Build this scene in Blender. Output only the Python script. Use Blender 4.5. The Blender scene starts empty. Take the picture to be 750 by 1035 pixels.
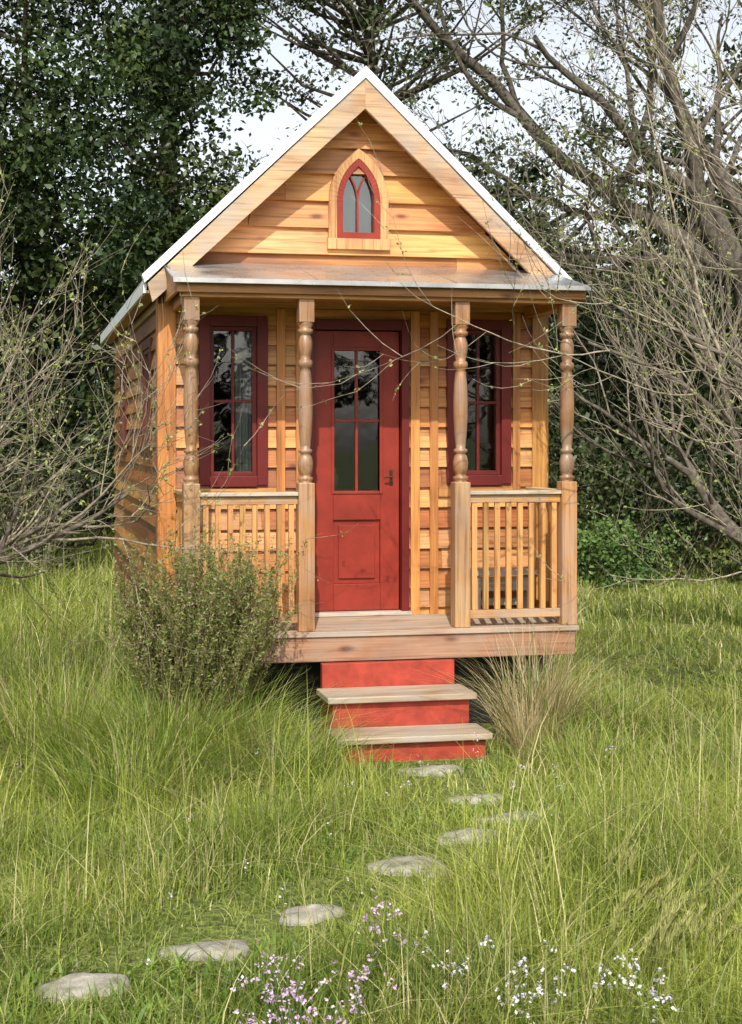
import bpy, math, random, bmesh
import numpy as np
from mathutils import Vector
random.seed(7); rng=np.random.default_rng(11)
scene=bpy.context.scene
C=scene.collection
# ------------------------------------------------------------------ helpers
def link(o,parent=None):
    C.objects.link(o)
    if parent: o.parent=parent
    return o
def empty(name,parent=None):
    return link(bpy.data.objects.new(name,None),parent)
def np_mesh(name,V,F,cols=None,mat=None,parent=None,smooth=False):
    V=np.asarray(V,dtype=np.float32); F=np.asarray(F,dtype=np.int32)
    m=bpy.data.meshes.new(name)
    m.vertices.add(len(V)); m.vertices.foreach_set('co',V.ravel())
    k=F.shape[1]
    m.loops.add(F.size); m.loops.foreach_set('vertex_index',F.ravel())
    m.polygons.add(len(F)); m.polygons.foreach_set('loop_start',np.arange(0,F.size,k,dtype=np.int32))
    try: m.polygons.foreach_set('loop_total',np.full(len(F),k,dtype=np.int32))
    except Exception: pass
    if smooth: m.polygons.foreach_set('use_smooth',np.ones(len(F),dtype=bool))
    if cols is not None:
        a=m.color_attributes.new('Col','FLOAT_COLOR','POINT')
        c=np.ones((len(V),4),dtype=np.float32); c[:,:3]=cols
        a.data.foreach_set('color',c.ravel())
    m.update(calc_edges=True)
    o=bpy.data.objects.new(name,m)
    if mat: m.materials.append(mat)
    return link(o,parent)
class MB:
    def __init__(s,xf=None): s.v=[];s.f=[];s.c=[];s.xf=xf or (lambda a,b,c:(a,b,c))
    def poly(s,pts,col):
        i=len(s.v); s.v+= [s.xf(*p) for p in pts]; s.f.append(tuple(range(i,i+len(pts)))); s.c.append(col)
    def hexa(s,p,col):
        i=len(s.v); s.v+=[s.xf(*q) for q in p]
        for f in ((0,3,2,1),(4,5,6,7),(0,1,5,4),(1,2,6,5),(2,3,7,6),(3,0,4,7)):
            s.f.append(tuple(i+k for k in f)); s.c.append(col)
    def box(s,x0,x1,y0,y1,z0,z1,col=(.5,.3,.1)):
        s.hexa([(x0,y0,z0),(x1,y0,z0),(x1,y1,z0),(x0,y1,z0),(x0,y0,z1),(x1,y0,z1),(x1,y1,z1),(x0,y1,z1)],col)
    def prism(s,outline,y0,y1,col):
        n=len(outline); i=len(s.v)
        s.v+=[s.xf(a,y0,c) for a,c in outline]+[s.xf(a,y1,c) for a,c in outline]
        s.f.append(tuple(i+k for k in range(n))); s.c.append(col)
        s.f.append(tuple(i+n+k for k in reversed(range(n)))); s.c.append(col)
        for k in range(n):
            l=(k+1)%n; s.f.append((i+l,i+k,i+n+k,i+n+l)); s.c.append(col)
    def ring(s,o,inn,y0,y1,col):
        n=len(o)
        for k in range(n-1):
            s.hexa([(o[k][0],y0,o[k][1]),(o[k+1][0],y0,o[k+1][1]),(inn[k+1][0],y0,inn[k+1][1]),(inn[k][0],y0,inn[k][1]),
                    (o[k][0],y1,o[k][1]),(o[k+1][0],y1,o[k+1][1]),(inn[k+1][0],y1,inn[k+1][1]),(inn[k][0],y1,inn[k][1])],col)
    def build(s,name,mat,parent=None,bevel=0.0,smooth=False):
        m=bpy.data.meshes.new(name); m.from_pydata(s.v,[],s.f)
        a=m.color_attributes.new('Col','FLOAT_COLOR','CORNER')
        d=[]
        for f,c in zip(s.f,s.c): d+= [c[0],c[1],c[2],1.0]*len(f)
        a.data.foreach_set('color',d)
        bm=bmesh.new(); bm.from_mesh(m); bmesh.ops.recalc_face_normals(bm,faces=bm.faces); bm.to_mesh(m); bm.free()
        m.materials.append(mat); m.update()
        o=bpy.data.objects.new(name,m); link(o,parent)
        if bevel:
            b=o.modifiers.new('b','BEVEL'); b.width=bevel; b.segments=2; b.limit_method='ANGLE'
        return o
def jit(c,a=.15,b=.05):
    k=1+random.uniform(-a,a); return tuple(max(0,x*k*(1+random.uniform(-b,b))) for x in c)
# ------------------------------------------------------------------ materials
def newmat(name):
    m=bpy.data.materials.new(name); m.use_nodes=True; nt=m.node_tree
    return m,nt,nt.nodes['Principled BSDF']
def N(nt,t,**k):
    n=nt.nodes.new(t)
    for a,b in k.items(): setattr(n,a,b)
    return n
def mixc(nt,mode,fac,a,b):
    n=N(nt,'ShaderNodeMix',data_type='RGBA',blend_type=mode)
    for i,v in ((0,fac),(6,a),(7,b)):
        if isinstance(v,bpy.types.NodeSocket): nt.links.new(v,n.inputs[i])
        elif i==0: n.inputs[0].default_value=v
        else: n.inputs[i].default_value=(*v,1)
    return n.outputs[2]
def ramp(nt,src,stops):
    r=N(nt,'ShaderNodeValToRGB'); e=r.color_ramp.elements
    while len(e)<len(stops): e.new(.5)
    for k,(p,c) in enumerate(stops):
        e[k].position=p; e[k].color=(*c,1)
    nt.links.new(src,r.inputs[0]); return r.outputs[0]
def wood(name,axis,rough=.45,knots=True,weather=0.0):
    m,nt,bs=newmat(name)
    tc=N(nt,'ShaderNodeTexCoord'); at=N(nt,'ShaderNodeAttribute',attribute_name='Col')
    sc=N(nt,'ShaderNodeVectorMath',operation='SCALE'); nt.links.new(at.outputs['Color'],sc.inputs[0]); sc.inputs['Scale'].default_value=137
    ad=N(nt,'ShaderNodeVectorMath',operation='ADD'); nt.links.new(tc.outputs['Object'],ad.inputs[0]); nt.links.new(sc.outputs[0],ad.inputs[1])
    mp=N(nt,'ShaderNodeMapping'); s=[34,34,34]; s[axis]=1.1; mp.inputs['Scale'].default_value=s; nt.links.new(ad.outputs[0],mp.inputs[0])
    no=N(nt,'ShaderNodeTexNoise'); no.inputs['Scale'].default_value=1.6; no.inputs['Detail'].default_value=8; no.inputs['Distortion'].default_value=.9; no.inputs['Roughness'].default_value=.6
    nt.links.new(mp.outputs[0],no.inputs[0])
    g=ramp(nt,no.outputs[0],[(.28,(.40,.29,.22)),(.46,(.88,.82,.77)),(.7,(1.2,1.18,1.12))])
    col=mixc(nt,'MULTIPLY',1,at.outputs['Color'],g)
    n2=N(nt,'ShaderNodeTexNoise'); n2.inputs['Scale'].default_value=2.2; n2.inputs['Detail'].default_value=3
    m2=N(nt,'ShaderNodeMapping'); s=[2.4]*3; s[axis]=.8; m2.inputs['Scale'].default_value=s; nt.links.new(ad.outputs[0],m2.inputs[0]); nt.links.new(m2.outputs[0],n2.inputs[0])
    b=ramp(nt,n2.outputs[0],[(.3,(.62,.50,.42)),(.52,(1,1,1)),(.75,(1.12,1.1,1.05))])
    col=mixc(nt,'MULTIPLY',.9,col,b)
    if knots:
        m3=N(nt,'ShaderNodeMapping'); s=[7.5]*3; s[axis]=3.0; m3.inputs['Scale'].default_value=s; nt.links.new(ad.outputs[0],m3.inputs[0])
        vo=N(nt,'ShaderNodeTexVoronoi'); vo.inputs['Scale'].default_value=1; nt.links.new(m3.outputs[0],vo.inputs[0])
        k=ramp(nt,vo.outputs['Distance'],[(.06,(.20,.10,.06)),(.12,(.65,.5,.42)),(.2,(1,1,1))])
        col=mixc(nt,'MULTIPLY',.9,col,k)
    if weather:
        n4=N(nt,'ShaderNodeTexNoise'); n4.inputs['Scale'].default_value=5; n4.inputs['Detail'].default_value=6; nt.links.new(tc.outputs['Object'],n4.inputs[0])
        f=ramp(nt,n4.outputs[0],[(.4,(0,0,0)),(.65,(weather,)*3)])
        col=mixc(nt,'MIX',f,col,(.34,.31,.27))
    nt.links.new(col,bs.inputs['Base Color'])
    bs.inputs['Roughness'].default_value=rough
    bp=N(nt,'ShaderNodeBump'); bp.inputs['Strength'].default_value=.35; bp.inputs['Distance'].default_value=.004
    nt.links.new(no.outputs[0],bp.inputs['Height']); nt.links.new(bp.outputs[0],bs.inputs['Normal'])
    return m
WX=wood('wood_x',0); WY=wood('wood_y',1); WZ=wood('wood_z',2,knots=False)
WZ2=wood('wood_post',2,rough=.4,knots=False,weather=.3)
WXW=wood('wood_weathered',0,rough=.7,knots=False,weather=.6)
WXF=wood('wood_fascia',0,rough=.7,knots=True,weather=.25)
def paint(name,col,rough=.45,var=.18,scale=6):
    m,nt,bs=newmat(name)
    tc=N(nt,'ShaderNodeTexCoord')
    n=N(nt,'ShaderNodeTexNoise'); n.inputs['Scale'].default_value=scale; n.inputs['Detail'].default_value=8; n.inputs['Roughness'].default_value=.65
    nt.links.new(tc.outputs['Object'],n.inputs[0])
    a=tuple(c*(1-var) for c in col); b=tuple(min(1,c*(1+var)) for c in col)
    nt.links.new(ramp(nt,n.outputs[0],[(.3,a),(.7,b)]),bs.inputs['Base Color'])
    bs.inputs['Roughness'].default_value=rough; bs.inputs['Specular IOR Level'].default_value=.35
    n2=N(nt,'ShaderNodeTexNoise'); n2.inputs['Scale'].default_value=60; nt.links.new(tc.outputs['Object'],n2.inputs[0])
    bp=N(nt,'ShaderNodeBump'); bp.inputs['Strength'].default_value=.12; bp.inputs['Distance'].default_value=.003
    nt.links.new(n2.outputs[0],bp.inputs['Height']); nt.links.new(bp.outputs[0],bs.inputs['Normal'])
    return m
RED=paint('door_red_paint',(.235,.026,.015),.42,.25); STEPRED=paint('step_red_paint',(.32,.042,.024),.65,.34,9)
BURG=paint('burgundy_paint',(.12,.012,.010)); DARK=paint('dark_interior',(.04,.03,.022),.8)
STEEL=paint('black_steel',(.012,.012,.012),.7); CLOTH=paint('curtain_cloth',(.36,.37,.37),.9)
def metal(name,c0,c1,met,ro):
    m,nt,bs=newmat(name)
    tc=N(nt,'ShaderNodeTexCoord'); n=N(nt,'ShaderNodeTexNoise'); n.inputs['Scale'].default_value=4; n.inputs['Detail'].default_value=8; nt.links.new(tc.outputs['Object'],n.inputs[0])
    nt.links.new(ramp(nt,n.outputs[0],[(.3,c0),(.7,c1)]),bs.inputs['Base Color']); bs.inputs['Metallic'].default_value=met
    nt.links.new(ramp(nt,n.outputs[0],[(.35,(ro*.7,)*3),(.65,(ro*1.4,)*3)]),bs.inputs['Roughness'])
    bp=N(nt,'ShaderNodeBump'); bp.inputs['Strength'].default_value=.15; bp.inputs['Distance'].default_value=.02; nt.links.new(n.outputs[0],bp.inputs['Height']); nt.links.new(bp.outputs[0],bs.inputs['Normal'])
    return m
METAL=metal('roof_metal',(.45,.47,.49),(.66,.68,.70),.5,.38); PMETAL=metal('porch_roof_metal',(.42,.42,.42),(.62,.61,.59),.75,.26)
FLASH=paint('white_flashing',(.72,.76,.80),.35,.08)
GLASS,nt,bs=newmat('window_glass')
nt.nodes.remove(bs); out=nt.nodes['Material Output']
tr=N(nt,'ShaderNodeBsdfTransparent'); tr.inputs[0].default_value=(.75,.8,.78,1); gl=N(nt,'ShaderNodeBsdfGlossy'); gl.inputs['Roughness'].default_value=.02
fr=N(nt,'ShaderNodeFresnel'); fr.inputs[0].default_value=1.6
tcg=N(nt,'ShaderNodeTexCoord'); ng=N(nt,'ShaderNodeTexNoise'); ng.inputs['Scale'].default_value=5; nt.links.new(tcg.outputs['Object'],ng.inputs[0])
bpg=N(nt,'ShaderNodeBump'); bpg.inputs['Strength'].default_value=.06; bpg.inputs['Distance'].default_value=.02; nt.links.new(ng.outputs[0],bpg.inputs['Height']); nt.links.new(bpg.outputs[0],gl.inputs['Normal'])
ma=N(nt,'ShaderNodeMath',operation='MULTIPLY_ADD'); nt.links.new(fr.outputs[0],ma.inputs[0]); ma.inputs[1].default_value=1; ma.inputs[2].default_value=.05
mx=N(nt,'ShaderNodeMixShader'); nt.links.new(ma.outputs[0],mx.inputs[0]); nt.links.new(tr.outputs[0],mx.inputs[1]); nt.links.new(gl.outputs[0],mx.inputs[2]); nt.links.new(mx.outputs[0],out.inputs[0])
def leafmat(name,transl=.35,tint=(1.25,1.3,.6)):
    m,nt,bs=newmat(name); out=nt.nodes['Material Output']; nt.nodes.remove(bs)
    at=N(nt,'ShaderNodeAttribute',attribute_name='Col')
    df=N(nt,'ShaderNodeBsdfDiffuse'); nt.links.new(at.outputs['Color'],df.inputs[0])
    gs=N(nt,'ShaderNodeBsdfGlossy'); gs.inputs['Roughness'].default_value=.45; gs.inputs[0].default_value=(.8,.8,.8,1)
    mg=N(nt,'ShaderNodeMixShader'); mg.inputs[0].default_value=.03; nt.links.new(df.outputs[0],mg.inputs[1]); nt.links.new(gs.outputs[0],mg.inputs[2])
    if transl:
        t=N(nt,'ShaderNodeBsdfTranslucent'); c=mixc(nt,'MULTIPLY',1,at.outputs['Color'],tint); nt.links.new(c,t.inputs[0])
        mx=N(nt,'ShaderNodeMixShader'); mx.inputs[0].default_value=transl
        nt.links.new(mg.outputs[0],mx.inputs[1]); nt.links.new(t.outputs[0],mx.inputs[2]); nt.links.new(mx.outputs[0],out.inputs[0])
    else: nt.links.new(mg.outputs[0],out.inputs[0])
    return m
LEAF=leafmat('leaf'); GRASS=leafmat('grass_blade',.38,(1.3,1.3,.55)); PETAL=leafmat('petal',.3,(1,1,1)); LEAFD=leafmat('leaf_distant',0)
BARK,nt,bs=newmat('bark')
tc=N(nt,'ShaderNodeTexCoord'); n=N(nt,'ShaderNodeTexNoise'); n.inputs['Scale'].default_value=22; n.inputs['Detail'].default_value=4; nt.links.new(tc.outputs['Object'],n.inputs[0])
at=N(nt,'ShaderNodeAttribute',attribute_name='Col'); df=N(nt,'ShaderNodeBsdfDiffuse')
nt.links.new(mixc(nt,'MULTIPLY',1,at.outputs['Color'],ramp(nt,n.outputs[0],[(.3,(.45,.42,.4)),(.65,(1.2,1.2,1.15))])),df.inputs[0]); nt.links.new(df.outputs[0],nt.nodes['Material Output'].inputs[0]); nt.nodes.remove(bs)
STONE,nt,bs=newmat('stone')
tc=N(nt,'ShaderNodeTexCoord'); n=N(nt,'ShaderNodeTexNoise'); n.inputs['Scale'].default_value=16; n.inputs['Detail'].default_value=10; n.inputs['Roughness'].default_value=.65; nt.links.new(tc.outputs['Object'],n.inputs[0])
nt.links.new(ramp(nt,n.outputs[0],[(.3,(.13,.12,.09)),(.5,(.30,.28,.23)),(.7,(.42,.40,.35))]),bs.inputs['Base Color']); bs.inputs['Roughness'].default_value=.9
bp=N(nt,'ShaderNodeBump'); bp.inputs['Strength'].default_value=.8; bp.inputs['Distance'].default_value=.014; nt.links.new(n.outputs[0],bp.inputs['Height']); nt.links.new(bp.outputs[0],bs.inputs['Normal'])

TH=math.radians(11); CX,CY,CZ=-2.124,-8.19,1.75
def W(w,u):
    return (CX+u*math.cos(TH)+w*math.sin(TH), CY-u*math.sin(TH)+w*math.cos(TH))

# ------------------------------------------------------------------ house
H=empty('tiny_house')
AMB=[(.50,.215,.055),(.43,.165,.036),(.56,.28,.088),(.33,.115,.027),(.60,.33,.12),(.47,.195,.050),(.30,.105,.030),(.50,.27,.11)]
GAB=[(.56,.27,.080),(.50,.215,.055),(.62,.34,.125),(.40,.155,.038),(.54,.25,.070),(.58,.31,.10)]
YW=.68; BX=1.243; YB=5.0
def subtract(iv,o):
    nv=[]
    for s,e in iv:
        if o[1]<=s or o[0]>=e: nv.append((s,e)); continue
        if o[0]>s: nv.append((s,o[0]))
        if o[1]<e: nv.append((o[1],e))
    return nv
def siding(mb,a0,a1,z0,z1,pitch,openings,clip=None,palette=AMB,thick=.030,dark=1.0):
    z=z0
    while z<z1-1e-4:
        p=pitch*random.uniform(.96,1.04); zt=min(z+p,z1)
        joints=[a0]
        if a1-a0>2: joints.append(random.uniform(a0+.5,a1-.5))
        joints.append(a1)
        for j in range(len(joints)-1):
            ja,jb=joints[j],joints[j+1]
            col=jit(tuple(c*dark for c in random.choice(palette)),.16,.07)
            cuts=[z]+sorted([q for o in openings for q in (o[2],o[3]) if z<q<zt])+[zt]
            for k in range(len(cuts)-1):
                c0,c1=cuts[k],cuts[k+1]
                if c1-c0<.002: continue
                iv=[(ja+(.001 if j else 0),jb-(.001 if j<len(joints)-2 else 0))]
                for o in openings:
                    if o[2]<(c0+c1)/2<o[3]: iv=subtract(iv,o)
                b0=thick-(thick-.006)*(c0-z)/p; b1=thick-(thick-.006)*(c1-z)/p
                for s,e in iv:
                    s0=s1=s; e0=e1=e
                    if clip:
                        l0,r0=clip(c0); l1,r1=clip(c1)
                        s0=max(s,l0);e0=min(e,r0);s1=max(s,l1);e1=min(e,r1)
                        if s0>=e0: continue
                        if s1>e1: s1=e1=(s1+e1)/2
                    w=random.uniform(-.0015,.0015)
                    mb.hexa([(s0,0,c0),(e0,0,c0),(e0,b0+w,c0),(s0,b0+w,c0),(s1,0,c1),(e1,0,c1),(e1,b1+w,c1),(s1,b1+w,c1)],col)
        z=zt
def backing(mb,a0,a1,z0,z1,openings,t=.06):
    zs=sorted(set([z0,z1]+[q for o in openings for q in (o[2],o[3])]))
    for k in range(len(zs)-1):
        c0,c1=zs[k],zs[k+1]; iv=[(a0,a1)]
        for o in openings:
            if o[2]<(c0+c1)/2<o[3]: iv=subtract(iv,o)
        for s,e in iv: mb.box(s,e,-t,-.001,c0,c1,(.3,.18,.08))
front=lambda a,b,c:(a,YW-b,c)
leftx=lambda a,b,c:(-BX-b,a,c)
rightx=lambda a,b,c:(BX+b,a,c)
backx=lambda a,b,c:(a,YB+b,c)
WIN=[(-1.0,-.61,1.49,2.51),(.61,1.0,1.49,2.51)]
DOOR=(-.335,.335,.63,2.52)
fo=WIN+[DOOR]; ZT=2.60
mb=MB(front); siding(mb,-BX,BX,.42,ZT,.128,fo,dark=1); mb.build('front_siding',WX,H)
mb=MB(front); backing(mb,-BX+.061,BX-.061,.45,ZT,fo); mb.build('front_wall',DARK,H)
gclip=lambda z:(-(3.95-z),(3.95-z))
gop=[(-.11,.11,3.04,3.45)]
mb=MB(front); siding(mb,-BX,BX,ZT,3.9,.168,gop,clip=gclip,palette=GAB,thick=.038); mb.build('gable_siding',WX,H)
mb=MB(front); mb.prism([(-BX,ZT),(BX,ZT),(BX,2.70),(.2,3.74),(.2,3.06),(-.2,3.06),(-.2,3.74),(-BX,2.70)],-.05,-.002,(.2,.1,.05)); mb.build('gable_wall',DARK,H)
LW=[(1.25,1.87,1.66,2.42),(3.45,4.07,1.66,2.42)]
mb=MB(leftx); siding(mb,YW,YB,.42,2.72,.128,LW,dark=.74); mb.build('left_siding',WY,H)  # board palette dimmed, painting this wall's shaded side into the wood colour
mb=MB(leftx); backing(mb,YW,YB,.45,2.72,LW); mb.build('left_wall',DARK,H)
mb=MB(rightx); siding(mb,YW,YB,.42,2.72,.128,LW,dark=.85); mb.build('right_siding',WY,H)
mb=MB(rightx); backing(mb,YW,YB,.45,2.72,LW); mb.build('right_wall',DARK,H)
mb=MB(backx); siding(mb,-BX,BX,.42,3.9,.14,[],clip=lambda z:(-BX,BX) if z<2.7 else gclip(z)); mb.build('back_siding',WX,H)
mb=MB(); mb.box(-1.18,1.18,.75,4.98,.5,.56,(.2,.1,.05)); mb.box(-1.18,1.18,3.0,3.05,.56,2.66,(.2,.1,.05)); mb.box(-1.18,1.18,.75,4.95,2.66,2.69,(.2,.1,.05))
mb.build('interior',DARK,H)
mb=MB()
for sx in (-1,1):
    a=sx*(BX+.036); b=sx*(BX-.075)
    mb.box(min(a,b),max(a,b),YW-.040,YW-.0315,.42,2.60,jit((.46,.21,.06)))
    a2=sx*(BX+.0315); a3=sx*(BX+.040)
    mb.box(min(a2,a3),max(a2,a3),YW-.028,YW+.07,.42,2.66,jit((.36,.16,.05)))
    for (c0,c1,t) in ((.345,.405,.044),(.475,.53,.038)):
        a,b=sorted((sx*c0,sx*c1)); mb.box(a,b,YW-t,YW-.0,.63,2.58,jit((.48,.22,.065)))
    a,b=sorted((sx*1.035,sx*1.085)); mb.box(a,b,YW-.041,YW,1.36,2.58,jit((.46,.2,.06)))
mb.build('vertical_trim',WZ,H,.002)
mb=MB()
for sx in (-1,1):
    a,b=sorted((sx*.532,sx*1.033)); mb.box(a,b,YW-.042,YW,1.385,1.448,jit((.52,.26,.08)))
mb.box(-.343,.343,YW-.043,YW,2.531,2.58,jit((.44,.19,.05)))
mb.box(-BX,BX,YW-.050,YW-.032,2.585,2.66,jit((.48,.22,.065)))
mb.build('horizontal_trim',WX,H,.002)
c=(1,1,1)
def window(name,xf,a0,a1,z0,z1,cols=2,rows=2,curtain=None,split=.5,out=.050,fm=None):
    e=empty(name,H)
    mb=MB(xf); w=.045; b0,b1=-.04,out; o=.022 if out>.045 else .012
    mb.box(a0-o,a0+w,b0,b1,z0-o,z1+o,c); mb.box(a1-w,a1+o,b0,b1,z0-o,z1+o,c)
    mb.box(a0+w,a1-w,b0,b1,z1-w,z1+o,c); mb.box(a0+w,a1-w,b0,b1+.008,z0-o-.01,z0+w-.01,c)
    s=.028; b2=min(.022,out-.01); A0,A1,Z0,Z1=a0+w,a1-w,z0+w-.01,z1-w
    mb.box(A0,A0+s,b0,b2,Z0,Z1,c); mb.box(A1-s,A1,b0,b2,Z0,Z1,c); mb.box(A0+s,A1-s,b0,b2,Z1-s,Z1,c); mb.box(A0+s,A1-s,b0,b2,Z0,Z0+s,c)
    for k in range(1,cols):
        m=A0+(A1-A0)*k/cols; mb.box(m-.009,m+.009,-.01,b2-.004,Z0+s,Z1-s,c)
    for k in range(1,rows):
        m=Z0+(Z1-Z0)*split; mb.box(A0+s,A1-s,-.011,b2-.006,m-.009,m+.009,c)
    mb.build('frame',fm or BURG,e,.003)
    g=MB(xf); g.poly([(A0+.01,0,Z0+.01),(A1-.01,0,Z0+.01),(A1-.01,0,Z1-.01),(A0+.01,0,Z1-.01)],c); g.build('glass',GLASS,e)
    if curtain:
        n=18; k0,k1=curtain; q=MB(xf)
        for i in range(n):
            x0=a0+(a1-a0)*(k0+(k1-k0)*i/n); x1=a0+(a1-a0)*(k0+(k1-k0)*(i+1)/n)
            y0=-.10-.018*math.sin(i*1.3); y1=-.10-.018*math.sin((i+1)*1.3)
            q.poly([(x0,y0,z0),(x1,y1,z0),(x1,y1,z1),(x0,y0,z1)],c)
        q.build('curtain',CLOTH,e)
BRN=paint('brown_window_paint',(.085,.022,.012))
window('front_window_a',front,*WIN[0],curtain=(.58,.98)); window('front_window_b',front,*WIN[1],curtain=(.02,.34))
for i,(xf,l) in enumerate(((leftx,LW[0]),(leftx,LW[1]),(rightx,LW[0]),(rightx,LW[1]))): window('side_window_%d'%i,xf,*l,out=.034,fm=BRN)
D=empty('door',H)
mb=MB(front)
mb.box(-.335,-.285,-.06,.050,.64,2.52,c); mb.box(.285,.335,-.06,.050,.64,2.52,c); mb.box(-.285,.285,-.06,.050,2.455,2.52,c)
mb.build('jamb',BURG,D,.003)
mb=MB(front); f=-.005; bk=-.045
L,R=-.279,.279; gz0,gz1,gx=1.42,2.33,.155
mb.box(L,-gx,bk,f,.66,2.45,c); mb.box(gx,R,bk,f,.66,2.45,c)
mb.box(-gx,gx,bk,f,gz1,2.45,c); mb.box(-gx,gx,bk,f,1.24,gz0,c); mb.box(-gx,gx,bk,f,.66,.83,c)
mb.box(-gx,gx,bk,f-.018,.83,1.24,c); mb.box(-gx+.035,gx-.035,f-.0179,f-.004,.865,1.205,c)
mb.box(-.009,.009,-.035,f-.006,gz0,gz1,c); mb.box(-gx,gx,-.034,f-.008,1.866,1.884,c)
mb.box(-gx-.014,-gx+.006,f,f+.008,gz0-.014,gz1+.014,c); mb.box(gx-.006,gx+.014,f,f+.008,gz0-.014,gz1+.014,c)
mb.box(-gx+.006,gx-.006,f,f+.007,gz1-.006,gz1+.014,c); mb.box(-gx+.006,gx-.006,f,f+.007,gz0-.014,gz0+.006,c)
mb.build('leaf',RED,D,.003)
g=MB(front); g.poly([(-gx,-.025,gz0),(gx,-.025,gz0),(gx,-.025,gz1),(-gx,-.025,gz1)],c); g.build('glass',GLASS,D)
BRASS=paint('aged_bronze',(.10,.05,.03),.4); BRASS.node_tree.nodes['Principled BSDF'].inputs['Metallic'].default_value=.8
mb=MB(front); mb.box(.213,.235,f,f+.005,1.46,1.56,c); mb.box(.219,.229,f+.005,f+.04,1.51,1.52,c); mb.box(.17,.229,f+.04,f+.05,1.51,1.52,c); mb.build('handle',BRASS,D,.003)
mb=MB(front); mb.box(-.345,.345,-.06,.07,.632,.655,(.5,.45,.38)); mb.build('threshold',WXW,D,.003)
mb=MB(); mb.box(-.28,.28,1.25,1.5,1.38,1.41,(.35,.2,.1)); mb.build('shelf',WX,H)
def lathe(name,prof,cx,cy,mat,parent,n=20,col=(.5,.3,.12)):
    V=[];F=[]
    for z,r in prof:
        for k in range(n):
            a=2*math.pi*k/n; V.append((cx+r*math.cos(a),cy+r*math.sin(a),z))
    for i in range(len(prof)-1):
        for k in range(n):
            l=(k+1)%n; F.append((i*n+k,i*n+l,(i+1)*n+l,(i+1)*n+k))
    return np_mesh(name,V,F,np.tile(col,(len(V),1)),mat,parent,True)
lathe('jar',[(1.41,.001),(1.411,.05),(1.5,.06),(1.53,.04),(1.56,.045)],-.03,1.35,STONE,H)
def arch(hw,z0,zs,R,n=12):
    cxr=-hw+R; zt=math.sqrt(max(0,R*R-cxr*cxr)); a_end=math.atan2(zt,-cxr)
    pts=[(-hw,z0)]
    for k in range(n+1):
        a=math.pi+(a_end-math.pi)*k/n; pts.append((cxr+R*math.cos(a),zs+R*math.sin(a)))
    return pts+[(-x,z) for x,z in reversed(pts[:-1])]
G=empty('gothic_window',H)
zs=3.27; Ro=.395
o1=arch(.195,2.99,zs,Ro); o2=arch(.142,3.035,zs,Ro-.053); o3=arch(.103,3.075,zs,Ro-.092)
mb=MB(front); mb.ring(o1,o2,0.0,.050,(.54,.31,.13)); mb.box(-.205,.205,0,.062,2.965,3.034,(.52,.31,.14)); mb.build('casing',WZ,G,.002)
mb=MB(front); mb.ring(o2,o3,-.03,.045,c); mb.box(-.1415,.1415,-.03,.044,3.0345,3.076,c); mb.build('frame',RED,G,.002)
mb=MB(front)
def strip(mb,pts,hw,y0,y1):
    for (xa,za),(xb,zb) in zip(pts[:-1],pts[1:]):
        dx,dz=xb-xa,zb-za; l=math.hypot(dx,dz); nx,nz=-dz/l*hw,dx/l*hw
        mb.hexa([(xa-nx,y0,za-nz),(xb-nx,y0,zb-nz),(xb+nx,y0,zb+nz),(xa+nx,y0,za+nz),(xa-nx,y1,za-nz),(xb-nx,y1,zb-nz),(xb+nx,y1,zb+nz),(xa+nx,y1,za+nz)],c)
mb.box(-.006,.006,-.012,.02,3.076,zs,c)
Rt=Ro-.095
for s in (-1,1):
    pts=[]
    for k in range(9):
        a=math.radians(k*5.2); pts.append((s*(-Rt+Rt*math.cos(a)),zs+Rt*math.sin(a)))
    strip(mb,pts,.005,-.011,.018+s*.001)
mb.build('tracery',RED,G)
mb=MB(front); mb.prism(o3,-.004,-.002,c); mb.build('glass',GLASS,G)
mb=MB(front); mb.prism(o2,-.09,-.085,c); mb.build('blind',CLOTH,G)
mb=MB(); cc=(1,1,1)
RX,RZ,RR=1.36,2.72,4.03
Y0,Y1=.455,5.2
th=.03
for s in (-1,1):
    mb.hexa([(s*RX,Y0,RZ),(0,Y0,RR),(0,Y0,RR+th),(s*(RX+.012),Y0,RZ+th-.008),(s*RX,Y1,RZ),(0,Y1,RR),(0,Y1,RR+th),(s*(RX+.012),Y1,RZ+th-.008)],cc)
    y=Y0+.05
    while y<Y1:
        a=.02; mb.hexa([(s*RX,y,RZ+th-.006),(0,y,RR+th),(0,y,RR+th+.012),(s*RX,y,RZ+th+.008),(s*RX,y+a,RZ+th-.006),(0,y+a,RR+th),(0,y+a,RR+th+.012),(s*RX,y+a,RZ+th+.008)],cc); y+=.28
mb.build('roof_metal_sheet',METAL,H)
mb=MB()
for s in (-1,1):
    mb.hexa([(s*(RX+.02),Y0-.012,RZ-.014),(0,Y0-.012,RR-.012),(0,Y0-.012,RR+th+.03),(s*(RX+.035),Y0-.012,RZ+th+.006),(s*(RX+.02),Y0+.05,RZ-.014),(0,Y0+.05,RR-.012),(0,Y0+.05,RR+th+.03),(s*(RX+.035),Y0+.05,RZ+th+.006)],cc)
    a,b=sorted((s*(RX+.002),s*(RX+.022))); mb.box(a,b,Y0+.052,Y1,RZ-.07,RZ+.012,cc)
mb.build('roof_flashing',FLASH,H)
mb=MB(); t=.15
for s in (-1,1):
    mb.hexa([(s*(RX-.03),Y0+.0,RZ-.13),(0,Y0+.0,RR-.003-t*1.35),(0,Y0,RR-.014),(s*(RX-.0),Y0,RZ-.016),(s*(RX-.03),Y0+.03,RZ-.13),(0,Y0+.03,RR-.003-t*1.35),(0,Y0+.03,RR-.014),(s*(RX),Y0+.03,RZ-.016)],jit((.50,.34,.20),.05))
mb.build('rake_board',WXW,H,.002)
mb=MB()
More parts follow.
